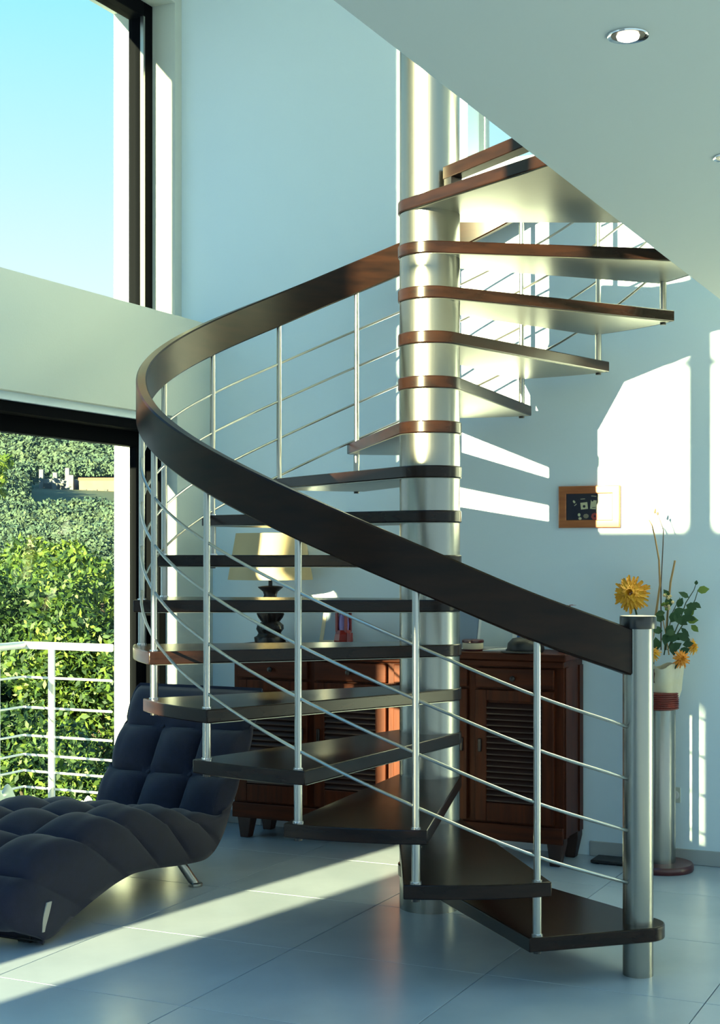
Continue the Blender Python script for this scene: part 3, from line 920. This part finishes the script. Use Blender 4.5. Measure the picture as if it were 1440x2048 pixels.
leafy('dark green leafy branch in the middle of the bouquet', [(1328, 1310, y_), (1335, 1270, y_), (1345, 1225, y_), (1360, 1195, y_)],
      [(1330, 1240, y_, 150, .05, .035), (1345, 1228, y_ - .02, 20, .06, .04), (1340, 1215, y_ - .03, 100, .055, .04), (1352, 1235, y_, -30, .06, .042), (1345, 1250, y_ - .02, -120, .055, .04),
       (1335, 1265, y_ - .02, -100, .06, .042), (1362, 1255, y_, -45, .055, .024), (1350, 1262, y_ - .03, 200, .05, .035), (1355, 1215, y_, 60, .05, .035), (1315, 1300, y_ - .04, 95, .06, .045), (1345, 1285, y_ - .03, -80, .06, .04),
       (1330, 1225, y_ - .02, 190, .045, .03), (1340, 1300, y_ - .03, 30, .06, .04), (1358, 1305, y_ - .03, 20, .05, .035), (1338, 1195, y_ - .02, 120, .045, .03), (1350, 1280, y_ - .02, 40, .05, .035), (1325, 1262, y_ - .03, 170, .055, .04), (1342, 1245, y_ - .04, 60, .06, .045), (1350, 1225, y_ - .04, -60, .06, .04), (1333, 1280, y_ - .04, 20, .06, .045), (1360, 1240, y_ - .02, 15, .055, .04), (1355, 1270, y_ - .03, -20, .06, .04), (1365, 1290, y_ - .03, 10, .05, .035), (1322, 1245, y_ - .02, 110, .05, .035)], LEAFD)
leafy('right hand leafy branch reaching towards the wall', [(1335, 1300, y_), (1360, 1240, y_ + .02), (1372, 1205, y_ + .02), (1388, 1180, y_ + .03), (1393, 1165, y_ + .03)],
      [(1378, 1195, y_ + .02, 150, .055, .028), (1372, 1210, y_, -20, .05, .045), (1385, 1205, y_ + .01, -30, .045, .028), (1392, 1170, y_ + .03, 80, .022, .018), (1380, 1215, y_, -110, .05, .04), (1372, 1235, y_ + .02, -10, .045, .03)], LEAFD)
leafy('pale yellow green leafy sprig at the right of the bouquet', [(1335, 1300, y_ + .03), (1368, 1245, y_ + .05), (1390, 1200, y_ + .06), (1396, 1180, y_ + .06)],
      [(1394, 1182, y_ + .06, 10, .055, .04), (1372, 1240, y_ + .05, 0, .055, .04), (1382, 1250, y_ + .05, -40, .045, .03), (1375, 1232, y_ + .05, 40, .04, .03)], LEAFL)
t = thing('blossom_sprig', tuple(at_wall(1332, 1300, y_ - .01)), 'sprig of tiny cream blossoms between the twigs and the leaves', 'flower')
MB().tube([at_wall(1332, 1300, y_ - .01), at_wall(1336, 1240, y_ - .03), at_wall(1334, 1200, y_ - .03)], [.003, .002, .0015], 6).build('stalk', STEM, t)
for k in range(16):
    p = at_wall(1333 + random.uniform(-14, 14), 1203 + random.uniform(-14, 16), y_ - .04 + random.uniform(-.01, .01))
    MB().lathe([(.001, .008), (.006, .005), (.008, 0), (.005, -.005), (.001, -.007)], tuple(p), 7).build('blossom', CREAMP if k % 3 else LEAFL, t, smooth=True)

# socket and flat box on the floor
sk = thing('wall_socket', (.69, YB, .305), 'pale wall socket beside the steel floor vase', 'socket')
MB().box(.665, .715, YB - .009, YB, .275, .345).build('plate', SOCKET, sk, bevel=.003)
MB().lathe([(.018, 0), (.018, .002), (.014, .003)], (0, 0, 0), 16)
s_ = MB().lathe([(.020, 0), (.020, .002), (.016, .003)], (0, 0, 0), 18)
s_.v = [(.69 + a, YB - .009 - c, .31 + b) for a, b, c in s_.v]
s_.build('socket_face', WHITEP, sk)
fb = thing('flat_box', (.42, 1.12, 0), 'thin black flat box lying on the tiles behind the newel post', 'box')
MB().box(.345, .50, 1.06, 1.19, .004, .018).build('case', BLACKM, fb, bevel=.004)
MB().box(.36, .38, 1.075, 1.095, 0, .004).box(.465, .485, 1.075, 1.095, 0, .004).box(.36, .38, 1.155, 1.175, 0, .004).box(.465, .485, 1.155, 1.175, 0, .004).build('rubber_foot', BLACKM, fb)

# ================================================================== DOWNLIGHTS
for (x, y, lab) in ((1.548, -2.79, 'round recessed ceiling downlight with a chrome ring, lit, fully in view'), (1.552, -1.905, 'round recessed ceiling downlight cut off by the right edge of the photo')):
    dl = thing('downlight', (x, y, SLZ), lab, 'downlight', None)
    MB().lathe([(.030, -.001), (.0365, -.004), (.0375, -.002), (.0375, 0), (.030, 0)], (x, y, SLZ), 40).build('ring', CHROME, dl, smooth=True)
    MB().lathe([(.030, -.002), (.030, -.0012), (.022, -.0012)], (x, y, SLZ), 32).build('reflector', BLACKCAP, dl, smooth=True)
    MB().lathe([(.021, -.0012), (.019, -.007), (.012, -.010), (.002, -.011)], (x, y, SLZ), 24).build('bulb', BULB, dl, smooth=True)

# ================================================================== TERRACE AND RAILING
struct(MB().box(-2.95, -1.97, -6, 1.10, -.25, -.03).build('terrace_floor', TERR))
CXR, CYR = -2.871, 1.085
tr = thing('terrace_railing', (CXR, CYR, -.03), 'white steel terrace railing with horizontal rods outside the sliding door', 'railing')
MB().tube([(CXR, -4.5, .905), (CXR, CYR, .905), (-2.285, CYR, .905)], .021, 14).build('top_rail', RAILW_EXT, tr, smooth=True)
for z_ in (.73, .565, .41, .305, .216, .127):
    MB().tube([(CXR, -4.5, z_), (CXR, CYR, z_), (-2.285, CYR, z_)], .0065, 8).build('rod', RAILW_EXT, tr, smooth=True)
for (x, y) in ((-2.68, CYR), (CXR, .86), (CXR, -.3), (CXR, -1.5)):
    MB().cyl((x, y, -.03), (x, y, .89), .019, n=14).build('post', RAILW_EXT, tr, smooth=True)
def cloth(name, c, sx_, sy_, h, m, label, seed):
    r_ = random.Random(seed)
    ph_ = [r_.uniform(0, 6) for _ in range(6)]
    N = 26
    V = []; Fq = []
    for i in range(N):
        for j in range(N):
            a, b = i / (N - 1) * 2 - 1, j / (N - 1) * 2 - 1
            e = max(0, 1 - max(abs(a), abs(b)) ** 3)
            z_ = h * e * (.55 + .22 * math.sin(4 * a + ph_[0] + 2 * b) + .18 * math.sin(6 * b + ph_[1] - 3 * a) + .12 * math.sin(9 * a + 5 * b + ph_[2]))
            V.append((c[0] + a * sx_ * (1 + .1 * math.sin(3 * b + ph_[3])), c[1] + b * sy_ * (1 + .1 * math.sin(3 * a + ph_[4])), c[2] + max(z_, .002)))
    for i in range(N - 1):
        for j in range(N - 1):
            k = i * N + j
            Fq.append((k, k + 1, k + N + 1, k + N))
    mb = MB().add(V, Fq)
    n0 = len(mb.v)
    bt = [(x, y, c[2]) for x, y, z in V]
    mb.add(bt, [tuple(reversed(f)) for f in Fq])
    rim = [j for j in range(N)] + [i * N + N - 1 for i in range(1, N)] + [(N - 1) * N + j for j in range(N - 2, -1, -1)] + [i * N for i in range(N - 2, 0, -1)]
    for a, b in zip(rim, rim[1:] + rim[:1]):
        mb.f.append((a, b, b + n0, a + n0)); mb.m.append(0)
    return tag(mb.build(name, m, smooth=True, angle=70), label, 'cloth')
cloth('grey_cloth', (-2.66, .62, -.03), .17, .26, .26, CLOTHG, 'pale grey crumpled cloth on the terrace by the railing', 3)
cloth('white_cloth', (-2.22, .84, -.03), .16, .20, .20, CLOTHW, 'white crumpled cloth on the terrace beside the door', 5)

# ================================================================== LANDSCAPE
def land(a, d):                       # point a metres right of the sight line, d metres away -> room axes
    return room(a - XCOL, d - DIST)
HZT = [(0, -3.2), (30, -4.9), (80, -3.0), (120, 0.0), (200, 5.5), (285, 13.6), (330, 22), (400, 40), (480, 72), (530, 74)]
def hz(d):
    for (d0, z0), (d1, z1) in zip(HZT, HZT[1:]):
        if d <= d1:
            return z0 + (z1 - z0) * (d - d0) / (d1 - d0)
    return HZT[-1][1]
mb = MB()
ND, NA = 70, 26
V = []
for i in range(ND):
    d = 10 + 510 * (i / (ND - 1)) ** 1.6
    for j in range(NA):
        a = (-.46 + .52 * j / (NA - 1)) * d
        x, y = land(a, d)
        V.append((x, y, hz(d) + (d / 60) * math.sin(a * .03 + 1.3) * math.sin(d * .021)))
Fq = [(i * NA + j, i * NA + j + 1, (i + 1) * NA + j + 1, (i + 1) * NA + j) for i in range(ND - 1) for j in range(NA - 1)]
mb.add(V, Fq)
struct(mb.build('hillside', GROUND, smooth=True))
# wooded slope: far too many crowns to count, one object of leafy clumps
NCR, NLF = 7000, 80
dd = 68 + 410 * RNG.random(NCR) ** .75
aa = dd * RNG.uniform(-.42, -.09, NCR)
RR = RNG.uniform(1.0, 2.1, NCR) * (.55 + dd / 350)
hv = np.array([hz(d_) for d_ in dd]) + (dd / 60) * np.sin(aa * .03 + 1.3) * np.sin(dd * .021)
pxs = 720 + FPX * aa / dd
ptop = 1110 - (hv + 2.1 * RR - EYE) * FPX / dd
keep = ~((dd < 300) & (dd > 140) & (pxs > 45) & (pxs < 265) & (ptop < 982))
dd, aa, RR, hv = dd[keep], aa[keep], RR[keep], hv[keep]
n_c = len(dd)
cxs = (aa - XCOL) * CA - (dd - DIST) * SA
cys = (aa - XCOL) * SA + (dd - DIST) * CA
cen = np.stack([cxs, cys, hv + RR * .8], 1)
N3 = RNG.normal(size=(n_c, NLF, 3)); N3 /= np.linalg.norm(N3, axis=2, keepdims=True)
N3[..., 2] = np.abs(N3[..., 2]) * 1.0 - .25
P3 = cen[:, None] + N3 * RR[:, None, None] * (.75 + .35 * RNG.random((n_c, NLF, 1)))
A3 = np.cross(N3 + .5 * RNG.normal(size=N3.shape), RNG.normal(size=N3.shape)); A3 /= np.linalg.norm(A3, axis=2, keepdims=True)
B3 = np.cross(A3, N3 + .3 * RNG.normal(size=N3.shape)); B3 /= np.linalg.norm(B3, axis=2, keepdims=True)
S3 = np.minimum(RR, .0085 * dd)[:, None, None] * RNG.uniform(.10, .22, (n_c, NLF, 1))
V4 = np.stack([P3 - A3 * S3, P3 + B3 * S3 * .7, P3 + A3 * S3, P3 - B3 * S3 * .7], 2).reshape(-1, 3)
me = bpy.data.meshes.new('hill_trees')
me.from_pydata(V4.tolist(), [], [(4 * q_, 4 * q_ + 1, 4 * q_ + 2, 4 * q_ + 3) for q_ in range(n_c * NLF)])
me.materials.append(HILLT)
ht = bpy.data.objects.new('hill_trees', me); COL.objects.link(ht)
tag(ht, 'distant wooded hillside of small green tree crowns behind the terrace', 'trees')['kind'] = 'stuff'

# two buildings on the hillside
def bld(px, py, d):
    a = (px - 720) / FPX * d
    x, y = land(a, d)
    return x, y, EYE - (py - 1110) * d / FPX
def wbox(mb, x, y, w, dp, z0, z1, mi=0):
    # box of width w across the line of sight
    P = []
    for z_ in (z0, z1):
        for (s, t) in ((-1, 0), (1, 0), (1, 1), (-1, 1)):
            ox, oy = room(s * w / 2, t * dp)
            P.append((x + ox, y + oy, z_))
    mb.add(P, [(0, 3, 2, 1), (4, 5, 6, 7), (0, 1, 5, 4), (1, 2, 6, 5), (2, 3, 7, 6), (3, 0, 4, 7)], mi)
x, y, zb = bld(112, 990, 285)
b1 = thing('stone_ruin', (x, y, zb - 3), 'pale grey ruined stone building far up the wooded hillside', 'building')
mb = MB()
wbox(mb, x, y, 6.6, 6, zb - 4, zb + 3.2)
mb.build('wall', RUIN, b1)
mb = MB()
for s, h in ((-2.9, 5.0), (-.2, 4.4), (2.2, 5.3), (3.0, 3.9)):
    ox, oy = room(s, -.2)
    wbox(mb, x + ox, y + oy, .8, 1, zb - 4, zb + h)
mb.build('pier', RUIN, b1)
for s in (-1.6, .9):
    mb = MB(); ox, oy = room(s, -.25)
    wbox(mb, x + ox, y + oy, 1.5, .4, zb - .5, zb + 2.3)
    mb.build('window', DARKWIN, b1)
x, y, zb = bld(196, 992, 285)
b2 = thing('pink_house', (x, y, zb - 3), 'small pink house with dark windows beside the ruin on the hillside', 'building')
mb = MB()
wbox(mb, x, y, 7.4, 7, zb - 4, zb + 3.0)
mb.build('wall', PINK, b2)
mb = MB(); wbox(mb, x, y, 7.8, 7.4, zb + 3.0, zb + 3.6); mb.build('roof', ROOFT, b2)
for s, w in ((-.6, .9), (1.5, .7), (-2.6, .7)):
    mb = MB(); ox, oy = room(s, -.15)
    wbox(mb, x + ox, y + oy, w, .3, zb - .8, zb + 1.3)
    mb.build('window', DARKWIN, b2)

def tree(name, px, d, zt, h, w, nleaf, size, mats, label, seed, trunk=True, clumps=44):
    rg_ = np.random.default_rng(seed)
    a = (px - 720) / FPX * d
    x, y = land(a, d)
    z0 = hz(d) if d > 10 else -3.5
    t = thing(name, (x, y, z0), label, 'tree', 'trees below the terrace')
    zc = zt - h / 2
    # clump centres through the crown
    C_ = rg_.normal(size=(clumps, 3)); C_ /= np.linalg.norm(C_, axis=1)[:, None]
    C_ *= (rg_.random(clumps) ** .45)[:, None]
    C_ = C_ * np.array([w / 2, w / 2, h / 2]) * .82 + np.array([x, y, zc])
    cr_ = rg_.uniform(.09, .20, clumps) * (w + h) / 2
    for mi_, m in enumerate(mats):
        idx = rg_.integers(0, clumps, nleaf // len(mats))
        dr_ = rg_.normal(size=(len(idx), 3)); dr_ /= np.linalg.norm(dr_, axis=1)[:, None]
        P = C_[idx] + dr_ * (cr_[idx] * (.35 + .65 * rg_.random(len(idx)) ** .5))[:, None] * np.array([1, 1, .75])
        A = rg_.normal(size=P.shape); A /= np.linalg.norm(A, axis=1)[:, None]
        Bv = np.cross(A, dr_ + .4 * rg_.normal(size=P.shape)); Bv /= np.linalg.norm(Bv, axis=1)[:, None] + 1e-9
        s = size * rg_.uniform(.6, 1.3, len(idx))[:, None]
        V4 = np.stack([P - A * s, P + Bv * s * .45, P + A * s, P - Bv * s * .45], 1).reshape(-1, 3)
        me = bpy.data.meshes.new('foliage')
        nq = len(idx)
        me.from_pydata(V4.tolist(), [], [(4 * q_, 4 * q_ + 1, 4 * q_ + 2, 4 * q_ + 3) for q_ in range(nq)])
        me.materials.append(m)
        o = bpy.data.objects.new('foliage', me); COL.objects.link(o)
        o.parent = t
        o.matrix_parent_inverse = Matrix.Translation(t.location).inverted()
        o['kind'] = 'stuff'
    tb = MB().tube([(x, y, z0), (x + .05, y, z0 + (zc - z0) * .5), (x, y + .05, zc), (x, y, zc + h * .3)], [.05 * w, .04 * w, .025 * w, .008 * w], 8)
    for q_ in range(min(6, clumps)):
        tb.tube([(x, y, zc - h * .25), tuple((np.array([x, y, zc - h * .1]) + C_[q_]) / 2), tuple(C_[q_])], [.018 * w, .012 * w, .004 * w], 6)
    tb.build('trunk', BARK, t, smooth=True)
    return t
TREES = [
    (205, 13.0, -.75, 2.4, 2.5, 26000, 0.039, (LF1, LF2, LF3), 'low tree nearest the house, behind the right end of the railing', 6),
    (105, 16.2, -.55, 3.0, 3.2, 26000, 0.049, (LF1, LF2, LF3), 'bushy tree behind the terrace post, with bright leaf tips', 4),
    (5, 20.0, -.10, 3.8, 3.3, 26000, 0.060, (LF2, LF3, LF3), 'dark tree behind the corner of the terrace railing', 5),
    (205, 24.0, 1.6, 5.0, 3.6, 26000, 0.072, (LF2, LF1, LF3), 'mid green tree beside the white exterior pier', 3),
    (50, 28.5, 1.5, 6.0, 4.2, 26000, 0.086, (LF2, LF3, LF3), 'dark green tree at the left, below the buildings', 1),
    (150, 34.0, 2.0, 6.5, 4.6, 26000, 0.102, (LF1, LF1, LF2), 'yellow green tree catching the sun in the middle of the door view', 2),
    (-30, 40.0, 1.9, 7, 5, 18000, 0.120, (LF1, LF3), 'half hidden green tree at the left edge of the photo', 8),
    (230, 46.0, 1.7, 7, 5, 18000, 0.138, (LF2, LF1), 'round tree just under the pink house', 10),
    (85, 53.0, 2.3, 8, 6, 18000, 0.159, (LF1, LF2), 'farthest of the single trees, sunlit, below the stone ruin', 9)]
for px_, d_, zt_, h_, w_, nl_, sz_, ms_, lab_, sd_ in TREES:
    tree('broadleaf_tree', px_, d_, zt_, h_, w_, nl_, sz_, ms_, lab_, sd_)
tree('overhanging_tree', -20, 9.5, 2.10, .36, .50, 420, .03, (LF1,), 'bright yellow green leaf tuft hanging in at the top left of the door', 11, clumps=9)
